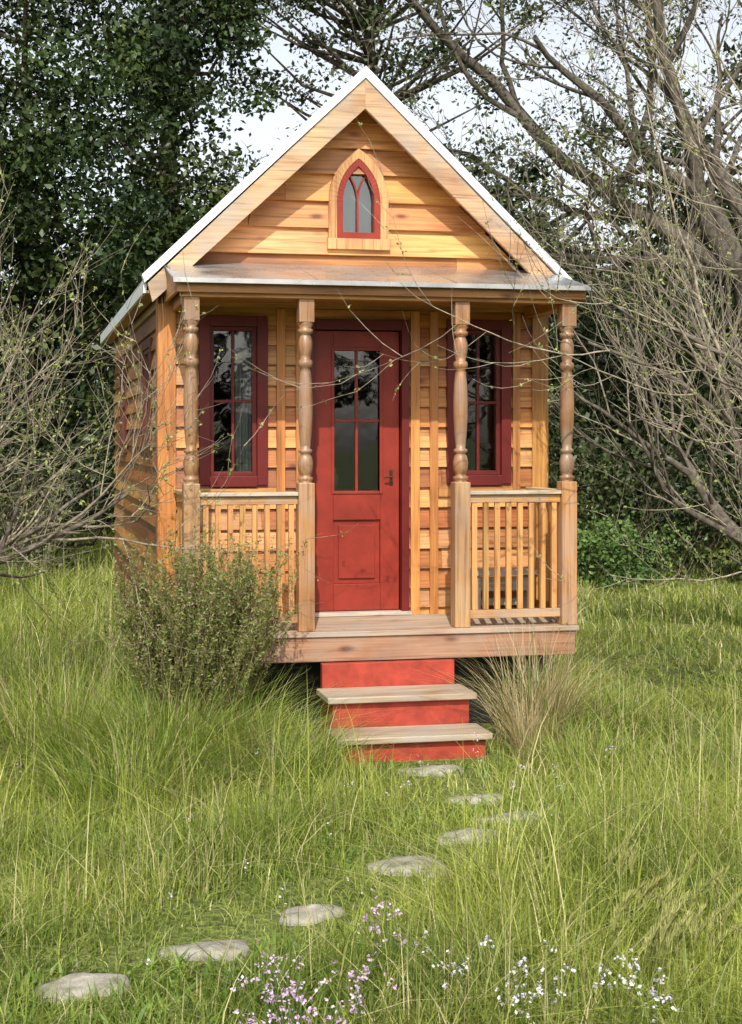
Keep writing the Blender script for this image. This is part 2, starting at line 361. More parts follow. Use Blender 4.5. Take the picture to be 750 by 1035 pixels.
for s in (-1,1):
    for k in range(9):
        f0,f1=k/9,(k+.97)/9
        P=lambda f,dz:(s*RX*(1-f),RZ+(RR-RZ)*f+dz)
        (xa,za),(xb,zb)=P(f0,-.035),P(f1,-.035)
        mb.hexa([(xa,Y0+.035,za),(xb,Y0+.035,zb),(xb,Y0+.035,zb+.02),(xa,Y0+.035,za+.02),(xa,Y1-.02,za),(xb,Y1-.02,zb),(xb,Y1-.02,zb+.02),(xa,Y1-.02,za+.02)],jit((.44,.2,.06)))
    a,b=sorted((s*(BX+.042),s*(RX-.001))); mb.box(a,b,Y0+.04,Y1-.03,RZ-.072,RZ-.055,jit((.4,.19,.06)))
mb.build('soffit',WY,H)
PX,PY=1.26,-.13
mb=MB()
mb.hexa([(-PX,PY,2.662),(PX,PY,2.662),(PX,YW-.03,2.85),(-PX,YW-.03,2.85),(-PX,PY,2.674),(PX,PY,2.674),(PX,YW-.03,2.862),(-PX,YW-.03,2.862)],cc)
mb.box(-PX-.006,PX+.006,PY-.008,PY-.002,2.650,2.677,cc)
mb.build('porch_roof_sheet',PMETAL,H)
mb=MB()
for x in (-.42,.42): mb.hexa([(x,PY,2.6745),(x+.012,PY,2.6745),(x+.012,YW-.04,2.859),(x,YW-.04,2.859),(x,PY,2.679),(x+.012,PY,2.679),(x+.012,YW-.04,2.864),(x,YW-.04,2.864)],cc)
mb.build('porch_roof_seams',PMETAL,H)
mb=MB()
mb.box(-1.2,1.2,-.05,.045,2.577,2.655,(.48,.24,.075))
mb.box(-1.24,1.24,-.085,-.055,2.60,2.655,(.36,.17,.05))
for i in range(12): mb.box(-1.19,1.19,.05+i*.051,.05+i*.051+.048,2.615,2.63,jit((.42,.2,.06)))
mb.build('porch_beam',WX,H,.003)
mb=MB()
for s in (-1,1):
    a,b=sorted((s*1.195,s*1.105)); mb.box(a,b,.047,YW-.055,2.55,2.612,(.44,.2,.06))
    x=s*1.235
    mb.hexa([(x-.01,-.05,2.60),(x+.01,-.05,2.60),(x+.01,YW-.06,2.60),(x-.01,YW-.06,2.60),(x-.01,-.05,2.67),(x+.01,-.05,2.67),(x+.01,YW-.06,2.84),(x-.01,YW-.06,2.84)],(.36,.16,.045))
mb.build('porch_side_beam',WY,H,.003)
prof=[(1.50,.044),(1.508,.036),(1.518,.046),(1.532,.046),(1.54,.030),(1.55,.036),(1.58,.044),(1.62,.046),(1.655,.038),(1.672,.028),(1.68,.041),(1.695,.041),(1.703,.028),(1.73,.032),(1.80,.038),(1.90,.043),(1.98,.044),(2.08,.040),(2.15,.033),(2.175,.028),(2.185,.042),(2.205,.044),(2.22,.040),(2.228,.028),(2.25,.034),(2.29,.042),(2.33,.042),(2.36,.033),(2.372,.028),(2.38,.043),(2.40,.045),(2.408,.032),(2.425,.046),(2.44,.046)]
for i,x in enumerate((-1.15,-.475,.475,1.15)):
    col=jit((.30,.16,.072),.08)
    P=empty('porch_post_%d'%(i+1),H)
    mb=MB(); mb.box(x-.048,x+.048,-.048,.048,.631,1.50,jit((.42,.235,.105),.06)); mb.box(x-.046,x+.046,-.046,.046,2.44,2.576,col); mb.build('square_part',WZ2,P,.005)
    lathe('turned_part',prof,x,0,WZ2,P,col=col)
mb=MB(); mt=MB()
for (x0,x1) in ((-1.101,-.524),(.524,1.101)):
    mt.box(x0,x1,-.04,.04,1.425,1.447,(.56,.48,.36)); mt.box(x0,x1,-.018,.018,1.375,1.4245,(.46,.24,.08)); mt.box(x0,x1,-.018,.018,.68,.73,(.45,.24,.09))
    n=8
    for k in range(n):
        x=x0+(x1-x0)*(k+.5)/n; mb.box(x-.016,x+.016,-.013,.013,.731,1.374,jit((.50,.275,.10),.2))
mt.build('railing_rails',WXW,H,.003)
my=MB()
for s in (-1,1):
    x=s*1.15
    my.box(x-.035,x+.035,.05,YW-.055,1.425,1.447,(.6,.48,.3)); my.box(x-.018,x+.018,.05,YW-.055,1.375,1.4245,(.45,.22,.06)); my.box(x-.018,x+.018,.05,YW-.055,.68,.73,(.45,.22,.06))
    for k in range(7):
        y=.05+(YW-.10)*(k+.5)/7; mb.box(x-.013,x+.013,y-.016,y+.016,.731,1.374,jit((.46,.24,.08),.15))
my.build('side_rails',WY,H,.003)
mb.build('balusters',WZ,H,.002)
mb=MB()
for i in range(6):
    y0=-.075+i*.125; mb.box(-1.2,1.2,y0,y0+.12,.60,.63,jit((.44,.34,.24),.12))
mb.build('deck_boards',WXW,H,.003)
mb=MB(); mb.box(-1.18,1.18,-.062,-.02,.455,.599,(.34,.18,.105)); mb.box(-1.18,1.18,.6,.64,.45,.599,(.3,.2,.1)); mb.build('deck_fascia',WXF,H,.004)
mb=MB()
for s in (-1,1):
    a,b=sorted((s*1.178,s*1.14)); mb.box(a,b,-.018,.6,.455,.598,(.36,.2,.11))
mb.build('deck_side',WY,H)
mb=MB()
mb.box(-1.0,-.9,.0,5.0,.33,.44,c); mb.box(.9,1.0,.0,5.0,.33,.44,c)
for y in (.3,1.4,2.6,3.8,4.8): mb.box(-.898,.898,y,y+.08,.34,.43,c)
mb.box(-1.15,1.15,2.45,2.55,.24,.32,c)
for sx in (-1.0,1.0):
    for y in (.35,4.6): mb.box(sx-.08,sx+.08,y,y+.16,-.02,.33,c)
mb.box(-1.15,1.15,.25,.28,0,.44,c)  # black panel added under the porch, standing in for the shade in the gap
mb.build('trailer_frame_shade_panel',STEEL,H)
for s in (-1,1):
    for yy in (2.1,2.85):
        bpy.ops.mesh.primitive_torus_add(major_radius=.22,minor_radius=.085,location=(s*1.05,yy,.30),rotation=(0,math.pi/2,0))
        o=bpy.context.object; o.name='wheel'; o.data.materials.append(STEEL); o.parent=H
S=empty('porch_steps',H)
mb=MB()
mb.box(-.40,.40,-.12,-.07,.28,.452,c); mb.box(-.40,.40,-.40,-.075,-.03,.2745,c); mb.box(-.41,.41,-.66,-.402,-.03,.098,c)
mb.build('risers',STEPRED,S,.004)
mb=MB(); mb.box(-.435,.435,-.44,-.122,.276,.312,(.44,.37,.28)); mb.box(-.44,.44,-.70,-.404,.10,.135,(.42,.35,.27)); mb.build('treads',WXW,S,.006)
B=empty('porch_bench'); mb=MB(); g=(.36,.34,.31)
mb.box(.66,1.09,.33,.58,.90,.93,jit(g)); mb.box(.68,.72,.35,.56,.63,.90,jit(g)); mb.box(1.03,1.07,.35,.56,.63,.90,jit(g)); mb.box(.72,1.03,.36,.38,.80,.89,jit(g)); mb.box(.72,1.03,.44,.47,.70,.75,jit(g))
mb.build('slats',WXW,B,.004)

# ------------------------------------------------------------------ ground
class Nz:
    def __init__(s,f,seed,n=14):
        r=np.random.default_rng(seed); a=r.uniform(0,2*np.pi,n); k=f*r.uniform(.5,1.8,n); s.kx=k*np.cos(a); s.ky=k*np.sin(a); s.p=r.uniform(0,6.28,n); s.n=n
    def __call__(s,x,y):
        x=np.asarray(x)[...,None]; y=np.asarray(y)[...,None]
        return np.sin(x*s.kx+y*s.ky+s.p).sum(-1)/math.sqrt(s.n)
nzA=Nz(1.2,1); nzB=Nz(4.0,2); nzC=Nz(.5,3); nzD=Nz(9,4); nzE=Nz(2.2,12)
def gh(x,y): 
    x=np.asarray(x,dtype=float); y=np.asarray(y,dtype=float)
    d=np.hypot(np.maximum(np.abs(x)-1.3,0),np.maximum(np.abs(y-2)-3.2,0))
    return .02*nzA(x,y)*np.clip(d,.15,1)+.05*nzC(x,y)*np.clip(d/4-.3,0,1)
g=[-300,-120,-60,-35]+list(np.linspace(-22,22,111))+[35,60,120,300]
gx_=np.array(g)
XX,YY=np.meshgrid(gx_,gx_,indexing='ij'); ZZ=gh(XX,YY)*(np.hypot(XX,YY)<40); n=len(g)
V=np.stack([XX,YY,ZZ-.005],-1).reshape(-1,3)
I,J=np.meshgrid(range(n-1),range(n-1),indexing='ij'); I=I.ravel();J=J.ravel()
F=np.stack([I*n+J,(I+1)*n+J,(I+1)*n+J+1,I*n+J+1],-1)
GM,nt,bs=newmat('ground_soil_grass')
tc=N(nt,'ShaderNodeTexCoord')
n1=N(nt,'ShaderNodeTexNoise'); n1.inputs['Scale'].default_value=1.3; n1.inputs['Detail'].default_value=6; nt.links.new(tc.outputs['Object'],n1.inputs[0])
n2=N(nt,'ShaderNodeTexNoise'); n2.inputs['Scale'].default_value=28; n2.inputs['Detail'].default_value=8; nt.links.new(tc.outputs['Object'],n2.inputs[0])
a=ramp(nt,n1.outputs[0],[(.35,(.10,.14,.03)),(.55,(.17,.21,.05)),(.72,(.24,.23,.08))])
b=ramp(nt,n2.outputs[0],[(.35,(.45,.45,.4)),(.65,(1.3,1.3,1.2))])
nt.links.new(mixc(nt,'MULTIPLY',1,a,b),bs.inputs['Base Color']); bs.inputs['Roughness'].default_value=.95
bp=N(nt,'ShaderNodeBump'); bp.inputs['Strength'].default_value=1; bp.inputs['Distance'].default_value=.05; nt.links.new(n2.outputs[0],bp.inputs['Height']); nt.links.new(bp.outputs[0],bs.inputs['Normal'])
np_mesh('ground',V,F,None,GM,None,True)

ST=[(.016,-.96,.16,.10),(.05,-1.63,.13,.08),(.06,-2.08,.14,.07),(-.25,-2.36,.12,.08),(-.60,-2.69,.14,.12),(-1.09,-3.13,.11,.065),(-1.485,-3.36,.14,.08),(-1.93,-3.58,.135,.09)]
for k,(x,y,a,b) in enumerate(ST):
    V=[];n=22;ang=random.random()*3
    rr=[1+.14*math.sin(2*t*6.283/n+ang)+.12*math.sin(3*t*6.283/n+ang*2)+.07*math.sin(5*t*6.283/n+ang*5)+random.uniform(-.04,.04) for t in range(n)]
    gz=float(gh(x,y)); lev=[(1.0,-.03),(1.02,.004),(.96,.018),(.7,.024),(.35,.026)]
    for s,z in lev:
        for t in range(n):
            an=t*6.283/n; V.append((x+a*s*rr[t]*math.cos(an),y+b*s*rr[t]*math.sin(an),gz+z+.008*math.sin(an+ang)*(z>0)+random.uniform(-.003,.003)))
    F=[(i*n+t,i*n+(t+1)%n,(i+1)*n+(t+1)%n,(i+1)*n+t) for i in range(len(lev)-1) for t in range(n)]
    o=np_mesh('stepping_stone',V,F,None,STONE,None,False); m=o.data
    bm=bmesh.new(); bm.from_mesh(m); bm.verts.ensure_lookup_table(); bm.faces.new([bm.verts[(len(lev)-1)*n+t] for t in range(n)]); bm.to_mesh(m); bm.free()
# ------------------------------------------------------------------ grass
path=np.array([(0,-.5)]+[(s[0],s[1]) for s in ST])
def dpath(x,y):
    d=np.full(x.shape,9.)
    for p,q in zip(path[:-1],path[1:]):
        v=q-p; t=np.clip(((x-p[0])*v[0]+(y-p[1])*v[1])/(v@v),0,1)
        d=np.minimum(d,np.hypot(x-p[0]-t*v[0],y-p[1]-t*v[1]))
    return d
def blades(name,x,y,z,h,wd,bend,cols,levels=4,mat=None,parent=None,lean=None):
    n=len(x); az=rng.uniform(0,2*np.pi,n)
    if lean is not None: az=lean
    face=az+np.pi/2+rng.normal(0,.5,n)
    L=np.linspace(0,1,levels)
    V=np.zeros((n,levels,2,3),dtype=np.float32)
    for i,t in enumerate(L):
        r=bend*h*t**2; up=h*(t-.35*bend*t**2)
        px=x+np.cos(az)*r; py=y+np.sin(az)*r; pz=z+up
        w=wd*(1-t**1.6)*.5+.0002
        V[:,i,0,0]=px-np.cos(face)*w; V[:,i,0,1]=py-np.sin(face)*w; V[:,i,0,2]=pz
        V[:,i,1,0]=px+np.cos(face)*w; V[:,i,1,1]=py+np.sin(face)*w; V[:,i,1,2]=pz
    base=(np.arange(n)*levels*2)[:,None]; F=[]
    for i in range(levels-1):
        o=i*2; F.append(base+np.array([[o,o+1,o+3,o+2]]))
    F=np.stack(F,1).reshape(-1,4)
    return np_mesh(name,V.reshape(-1,3),F,np.repeat(cols,levels*2,axis=0),mat or GRASS,parent,True)
def field(n,wmin,wmax):
    w=wmin*(wmax/wmin)**rng.random(n); u=rng.uniform(-1,1,n)*(.34*w+1.1)+.25
    x=CX+u*math.cos(TH)+w*math.sin(TH); y=CY-u*math.sin(TH)+w*math.cos(TH)
    return x,y,w
x,y,w=field(225000,3.4,32)
cl=nzD(x,y)*.55+rng.random(len(x))
keep=~((np.abs(x)<1.2)&(y>-.0)&(y<5.0)); keep&=~((np.abs(x)<.45)&(y>-.72)&(y<.1)); keep&=~((np.abs(x)<.95)&(y>-.25)&(y<.1))
for s in ST: keep&=(((x-s[0])/(s[2]*.98))**2+((y-s[1]+.02)/(s[3]*1.0))**2)>1
keep&=cl>-.25
x=x[keep];y=y[keep];w=w[keep]; n=len(x)
dp=dpath(x,y)
dh=np.hypot(np.maximum(np.abs(x)-1.2,0),np.maximum(np.abs(y-2.5)-2.6,0))
h=.160+.055*nzA(x,y)+.06*nzE(x,y)+.045*nzB(x,y)
h+=.20*np.exp(-(dh/.45)**2)+.14*np.clip((-x-1.1)/1.0,0,1)*np.clip((y+3)/1.5,0,1)
h+=.07*np.clip((x-.7)/1.2,0,1)*(y<-1)
h*=.28+.72*np.clip((dp-.10)/.5,0,1)
h*=np.where((np.abs(x)<.95)&(y>-1.0)&(y<.2),.5,1)
h*=np.where((y>1)&(x>1.5),.7,1)
h=np.clip(h,.035,.7)*np.exp(rng.normal(-.08,.45,n))
h=np.minimum(h,np.where(dp<.35,.11,.75))
tall=(rng.random(n)<.03)&(dp>.35); h=np.where(tall,h*1.6,h)
wd=.0037*np.maximum(1,w/6)**.95*rng.uniform(.5,1.6,n)
bend=np.clip(rng.normal(.8,.5,n),.05,1.9)
mixv=np.clip(.52+.28*nzA(x+5,y)+.28*nzB(x,y+3)+.12*((y>1)&(x>1.5))+rng.normal(0,.22,n),0,1)[:,None]
g1=np.array([.105,.165,.028]); g2=np.array([.40,.45,.10]); dry=np.array([.56,.51,.28])
col=g1*(1-mixv)+g2*mixv
isdry=((rng.random(n)<.08+.14*(nzB(x,y)>.7)+.05*(x>1))|(tall&(rng.random(n)<.5)))[:,None]
col=np.where(isdry,dry,col)*rng.uniform(.7,1.3,(n,1))
blades('grass',x,y,gh(x,y)-.01,h,wd,bend,col)
x,y,w=field(24000,3.3,12); keep=~((np.abs(x)<1.25)&(y>-.8)&(y<5.0))&(nzB(x+9,y)>.0)
for s in ST: keep&=(((x-s[0])/(s[2]*1.1))**2+((y-s[1])/(s[3]*1.2))**2)>1
x=x[keep];y=y[keep];n=len(x)
mv=rng.random((n,1)); blades('clover_weeds',x,y,gh(x,y)-.01,rng.uniform(.03,.12,n),rng.uniform(.010,.020,n),rng.uniform(.5,1.4,n),(np.array([.11,.21,.035])*(1-mv)+np.array([.28,.38,.08])*mv),levels=4)
def clump(name,cx,cy,r,n,hm,cols,wd=.005,bm=.6,parent=None):
    a=rng.uniform(0,6.283,n); q=r*np.sqrt(rng.random(n))*.7
    x=cx+q*np.cos(a); y=cy+q*np.sin(a); lean=a+rng.normal(0,.9,n)
    i=rng.integers(0,len(cols),n); cc=np.array(cols)[i]*rng.uniform(.7,1.25,(n,1))
    return blades(name,x,y,gh(x,y)-.01,hm*np.exp(rng.normal(-.25,.35,n)).clip(.2,1.2),wd*rng.uniform(.5,1.4,n),np.abs(rng.normal(bm,.4,n))*(q/r+.3),cc,levels=5,parent=parent,lean=lean)
GR=[(.13,.21,.035),(.25,.33,.065),(.38,.43,.10)]; TN=[(.50,.42,.26),(.38,.30,.17),(.56,.49,.32)]
clump('dry_grass_clump',.78,-.42,.28,900,.66,TN+GR[:1],.005,.7)
clump('dry_grass_clump',.60,-.80,.10,380,.40,TN,.0045,.5)
clump('dry_grass_clump',1.08,-.35,.26,450,.45,TN+GR*2,.0045,.9)
for (cx,cy,r,n,hh) in ((-1.35,-.75,.5,1800,.58),(-.95,-.6,.30,1000,.52),(-1.85,-.4,.6,1400,.66),(-.85,-1.1,.4,1200,.40),(-.62,-.72,.22,700,.30),(-2.2,.7,.7,1200,.7),(-1.6,-1.3,.5,1200,.42),(1.4,-.3,.45,900,.4),(.85,-1.1,.4,700,.32)):
    clump('tall_grass_clump',cx,cy,r,n,hh,GR+GR+TN[:1],.005,1.0)
# ------------------------------------------------------------------ leaves / branches
def leaves(name,P,size,cols,mat=LEAF,parent=None,aspect=.55,up=.4):
    n=len(P)
    nrm=rng.normal(size=(n,3)); nrm[:,2]+=up; nrm/=np.linalg.norm(nrm,axis=1)[:,None]
    t=rng.normal(size=(n,3)); t-=nrm*(t*nrm).sum(1)[:,None]; t/=np.linalg.norm(t,axis=1)[:,None]; b=np.cross(nrm,t)
    s=np.asarray(size).reshape(-1,1)*.5
    V=np.stack([P-t*s,P+b*s*aspect+nrm*s*.15,P+t*s,P-b*s*aspect+nrm*s*.15],1).reshape(-1,3)
    return np_mesh(name,V,np.arange(n*4).reshape(-1,4),np.repeat(cols,4,axis=0),mat,parent)
def grow(paths,start,d,length,r,level,P):
    n=max(4,int(length/P.get('seg',.12))); n=min(n,14)
    p=np.array(start,float); d=np.array(d,float); d/=np.linalg.norm(d); pts=[p.copy()]; dirs=[d.copy()]
    wig=P['wig']; upb=P['up'][min(level,len(P['up'])-1)]
    for i in range(n):
        d=d+rng.normal(0,wig,3)+np.array([0,0,upb])/n*2; d/=np.linalg.norm(d)
        q=p+d*length/n
        if abs(q[0])<1.42 and -.16<q[1]<5.3 and q[2]<4.1-max(0,abs(q[0])-.05): # keep clear of the building
            d=np.array([d[0]*.3,-abs(d[1])-.5 if p[1]<.3 else d[1],d[2]]); d[0]+=np.sign(p[0])*.6 if p[1]>.3 else 0; d/=np.linalg.norm(d); q=p+d*length/n
        p=q; pts.append(p.copy()); dirs.append(d.copy())
    tip=P.get('tip',.25); rad=r*(1-(1-tip)*np.linspace(0,1,n+1))
    paths.append((np.array(pts),rad,level))
    if level>=P['levels']: return
    nc=P['kids'][level]; nc=int(nc*rng.uniform(.7,1.3)+.5); t0=P.get('t0',.2)
    for k in range(nc):
        t=t0+(1-t0)*(k+rng.random())/nc; i=min(n-1,int(t*n)); q=pts[i]*(1-(t*n-i))+pts[i+1]*(t*n-i)
        ax=rng.normal(size=3); ax-=dirs[i]*(ax@dirs[i]); ax/=np.linalg.norm(ax)
        an=math.radians(rng.uniform(*P['ang'])); cd=dirs[i]*math.cos(an)+ax*math.sin(an)
        grow(paths,q,cd,length*rng.uniform(*P['lr']),max(P['rmin'],rad[i]*rng.uniform(.45,.65)),level+1,P)
def tubes(name,paths,col,parent=None,mat=BARK,coltip=None):
    Vs=[];Fs=[];Cs=[];off=0
    for pts,rad,lv in paths:
        k=8 if rad[0]>.03 else (5 if rad[0]>.008 else 3); n=len(pts)
        T=np.gradient(pts,axis=0); T/=np.linalg.norm(T,axis=1)[:,None]+1e-9
        ref=np.array([.3,.2,.93]) if abs(T[0][2])<.85 else np.array([1,.1,.1])
        A=np.cross(T,ref); A/=np.linalg.norm(A,axis=1)[:,None]+1e-9; Bv=np.cross(T,A)
        a=np.arange(k)*2*np.pi/k
        V=pts[:,None,:]+rad[:,None,None]*(np.cos(a)[None,:,None]*A[:,None,:]+np.sin(a)[None,:,None]*Bv[:,None,:])
        Vs.append(V.reshape(-1,3)); i=np.arange(n-1)[:,None]*k; j=np.arange(k)[None,:]; j2=(j+1)%k
        Fs.append((np.stack([i+j,i+j2,i+k+j2,i+k+j],-1)+off).reshape(-1,4)); off+=n*k
        cc=np.array(col if (coltip is None or rad[0]>.012) else coltip)*rng.uniform(.75,1.25); Cs.append(np.tile(cc,(n*k,1)))
    return np_mesh(name,np.concatenate(Vs),np.concatenate(Fs),np.concatenate(Cs),mat,parent,True)
def leafy_tree(name,bx,by,hgt,cr,z0,ncl,per,size,pal,trunk=.22,seed=0,clr=.55,top=.0,gap=.0):
    T=empty(name)
    r=np.random.default_rng(seed); nn=Nz(1.0,seed+5)
    cz=(z0+hgt)/2; hz=(hgt-z0)/2
    d=r.normal(size=(ncl,3)); d/=np.linalg.norm(d,axis=1)[:,None]
    q=r.random(ncl)**.45
    az=np.arctan2(d[:,1],d[:,0]); lump=1+.22*nn(az*2,d[:,2]*3)
    taper=1-top*np.clip((d[:,2]+1)/2,0,1)
    cen=np.stack([bx+d[:,0]*cr*q*lump*taper,by+d[:,1]*cr*q*lump*taper,cz+d[:,2]*hz*q*lump],1)
    if gap: cen=cen[nn(cen[:,0]*1.3+cen[:,1],cen[:,2]*1.3)>-1+gap]
    ncl=len(cen)
    paths=[]; tp=np.array([[bx,by,-.1],[bx+.1,by,z0*.6],[bx-.05,by+.1,cz],[bx,by,hgt*.85]])
    paths.append((tp,np.array([trunk*1.3,trunk,trunk*.6,trunk*.15]),0))
    for c0 in cen[r.choice(ncl,min(ncl,60),replace=False)]:
        zz=max(z0*.6,c0[2]-r.uniform(.3,.6)*np.hypot(c0[0]-bx,c0[1]-by)-.3); s=np.array([bx,by,min(zz,hgt*.8)])
        mid=(s+c0)/2+r.normal(0,.15,3); mid[2]-=.15
        paths.append((np.array([s,mid,c0]),np.array([trunk*.28,trunk*.16,trunk*.05]),1))
    tubes('branches',paths,(.07,.058,.045),T)
    idx=np.repeat(np.arange(ncl),per); n=len(idx)
    off=r.normal(size=(n,3)); off/=np.linalg.norm(off,axis=1)[:,None]; off*= (clr*r.random((n,1))**.4)*r.uniform(.6,1.3,(ncl,1))[idx]; off[:,2]*=.7
    P=cen[idx]+off
    pc=np.array(pal); ci=r.integers(0,len(pal),ncl); cb=r.uniform(.55,1.5,(ncl,1))
    col=pc[ci][idx]*cb[idx]*r.uniform(.7,1.3,(n,1))
    leaves('foliage',P,size*r.uniform(.6,1.4,n),col,LEAFD,T)
DG=[(.024,.042,.013),(.034,.057,.015),(.020,.036,.013),(.052,.072,.019)]
OL=[(.055,.072,.026),(.042,.056,.021),(.070,.083,.033),(.034,.048,.019)]
x,y=W(19,-3.6); leafy_tree('bay_tree',x,y,9.6,2.7,.6,270,190,.10,DG,seed=1,trunk=.13)
x,y=W(23,-2.0); leafy_tree('redwood_tree',x,y,12.0,1.6,1.0,170,170,.11,DG,seed=2,trunk=.22,top=.45,gap=.15)
x,y=W(21,-7.3); leafy_tree('bay_tree',x,y,8.5,2.8,.5,130,170,.13,DG,seed=3,trunk=.15)
x,y=W(24,6.8); leafy_tree('oak_tree',x,y,8.0,3.2,.8,150,170,.12,DG+OL,seed=4,trunk=.3,gap=.1)
x,y=W(27,3.6); leafy_tree('oak_tree',x,y,7.8,3.2,.8,150,170,.13,DG+OL,seed=6,trunk=.3,gap=.1)
x,y=W(21,5.0); leafy_tree('oak_tree',x,y,4.6,2.0,.4,70,170,.10,DG,seed=26,trunk=.12)
x,y=W(22,10.0); leafy_tree('oak_tree',x,y,9.0,3.0,.6,110,160,.14,DG,seed=8,trunk=.3)
x,y=W(30,1.6); leafy_tree('oak_tree',x,y,13.0,4.4,8.9,100,110,.13,OL+DG,seed=9,trunk=.2,gap=.35)
leafy_tree('oak_tree',-5,-30,9,4,.6,70,90,.25,DG,seed=14,trunk=.3); leafy_tree('oak_tree',3,-32,9.5,4.5,.6,70,90,.25,DG,seed=15,trunk=.3); leafy_tree('oak_tree',10,-30,8.5,4,.6,60,90,.25,OL,seed=16,trunk=.3)
r=np.random.default_rng(21); ncl=560
w_=r.uniform(25,31,ncl); u_=r.uniform(-14,15,ncl); hn=Nz(.5,31)
hx,hy=CX+u_*math.cos(TH)+w_*math.sin(TH),CY-u_*math.sin(TH)+w_*math.cos(TH)
hmax=4.0+.8*hn(u_,u_*0)+.5*np.sin(u_*1.7)
cen=np.stack([hx,hy,hmax*r.random(ncl)**.8],1)
idx=np.repeat(np.arange(ncl),130); n=len(idx); off=r.normal(size=(n,3))*np.array([.5,.5,.33])
pal=np.array(DG+OL); col=pal[r.integers(0,len(pal),ncl)][idx]*r.uniform(.6,1.3,(ncl,1))[idx]*r.uniform(.7,1.3,(n,1))
P=cen[idx]+off; P[:,2]=np.abs(P[:,2]); leaves('distant_trees',P,.18*r.uniform(.6,1.4,n),col,LEAFD)
def shrub(name,cx,cy,rx,hz,n,size,pal,seed,tw=50,twc=(.22,.19,.14)):
    S=empty(name); r=np.random.default_rng(seed); ncl=40
    c0=np.stack([cx+r.normal(0,rx*.5,ncl),cy+r.normal(0,rx*.4,ncl),hz*r.random(ncl)**.8],1)
    idx=r.integers(0,ncl,n); P=c0[idx]+r.normal(size=(n,3))*np.array([.25,.25,.2])*rx; P[:,2]=np.abs(P[:,2])
    pc=np.array(pal)[r.integers(0,len(pal),ncl)][idx]*r.uniform(.6,1.35,(n,1)); leaves('foliage',P,size*r.uniform(.6,1.4,n),pc,LEAFD,S)
    ps=[]
    for k in range(tw):
        a=r.uniform(0,6.283); s=np.array([cx+r.normal(0,rx*.3),cy+r.normal(0,rx*.3),0]); grow(ps,s,(math.cos(a)*.5,math.sin(a)*.5,1),hz*r.uniform(.7,1.25),.008,0,dict(levels=1,kids=[4],wig=.12,up=[0,.1],ang=(20,50),lr=(.3,.6),rmin=.003))
    tubes('twigs',ps,twc,S)
x,y=W(19,4.6); shrub('shrub',x,y,1.4,1.5,8000,.08,OL+DG,41,30)
x,y=W(18,6.4); shrub('shrub',x,y,1.3,1.3,7000,.08,DG+OL,42,30)
x,y=W(20,2.9); shrub('shrub',x,y,1.2,2.2,8000,.08,OL+DG,43,30)
x,y=W(17.5,3.7); shrub('shrub',x,y,.7,.6,4500,.06,[(.07,.13,.03),(.10,.16,.04)],48,10)
x,y=W(17.6,-3.7); shrub('shrub',x,y,1.0,1.5,6500,.07,OL+[(.12,.12,.06)],44,90,(.3,.27,.22))
x,y=W(20,-5.6); shrub('shrub',x,y,1.4,1.8,7000,.08,OL+DG,45)
HB=empty('heather_bush'); ps=[]
for k in range(200):
    a=rng.uniform(0,6.283); q=rng.random()**.6; s=np.array([-1.14+.13*q*math.cos(a),-.36+.11*q*math.sin(a),0.02])
    grow(ps,s,(.48*q*math.cos(a),.30*q*math.sin(a)-.08,1),rng.uniform(.60,.98),.004,0,dict(levels=2,kids=[6,3],wig=.06,up=[.10,.4,.4],ang=(12,34),lr=(.22,.36),rmin=.0015,t0=.3,seg=.1))
tubes('stems',ps,(.24,.19,.11),HB)
pp=[]
for pts,rad,lv in ps:
    m=len(pts)*(10 if lv else 4); t=rng.random(m)*(len(pts)-1); i=t.astype(int); f=(t-i)[:,None]; q=pts[i]*(1-f)+pts[np.minimum(i+1,len(pts)-1)]*f+rng.normal(0,.008,(m,3)); pp.append(q[q[:,2]>.25])
P=np.concatenate(pp); n=len(P); P=P[rng.random(n)<min(1,78000/n)]; n=len(P)
pal=np.array([(.19,.25,.055),(.14,.20,.045),(.27,.29,.09),(.27,.27,.10),(.34,.27,.20)]); leaves('foliage',P,.021*rng.uniform(.6,1.4,n),pal[rng.integers(0,5,n)]*rng.uniform(.7,1.3,(n,1)),LEAF,HB,aspect=.33)
# ------------------------------------------------------------------ bare fruit trees
def buds(paths,T,dens,col,size=.02,minlv=2):
    P=[]
    for pts,rad,lv in paths:
        if lv<minlv: continue
        m=rng.poisson(dens*len(pts)/6)
        if m: 
            t=rng.random(m)*(len(pts)-1.01); i=t.astype(int); f=(t-i)[:,None]; c0=pts[i]*(1-f)+pts[i+1]*f
            for _ in range(3): P.append(c0+rng.normal(0,.008,(m,3)))
    P=np.concatenate(P); n=len(P); leaves('buds',P,size*rng.uniform(.6,1.5,n),np.array(col)*rng.uniform(.7,1.3,(n,1)),LEAF,T)
TW=(.32,.28,.22); BK=(.15,.13,.11)
AP=dict(levels=3,kids=[7,5,4],wig=.12,up=[.25,.4,.45,.3],ang=(20,62),lr=(.42,.72),rmin=.0024,t0=.2,seg=.13)
def apple(name,base,limbs,AP,bd=1.0,th=.75,tw=TW):
    T=empty(name); ps=[]; b=np.array(base)
    top=b+np.array([.03,.02,th]); ps.append((np.array([b-np.array([0,0,.1]),b+np.array([.03,-.02,th*.5]),top]),np.array([.10,.085,.075]),0))
    for d,l,r,*u in limbs:
        A=dict(AP)
        if u: A['up']=[u[0]]+list(AP['up'][1:])
        grow(ps,top-np.array([0,0,random.uniform(0,.25)]),d,l,r,0,A)
    tubes('branches',ps,BK,T,coltip=tw); buds(ps,T,bd,(.32,.37,.13))
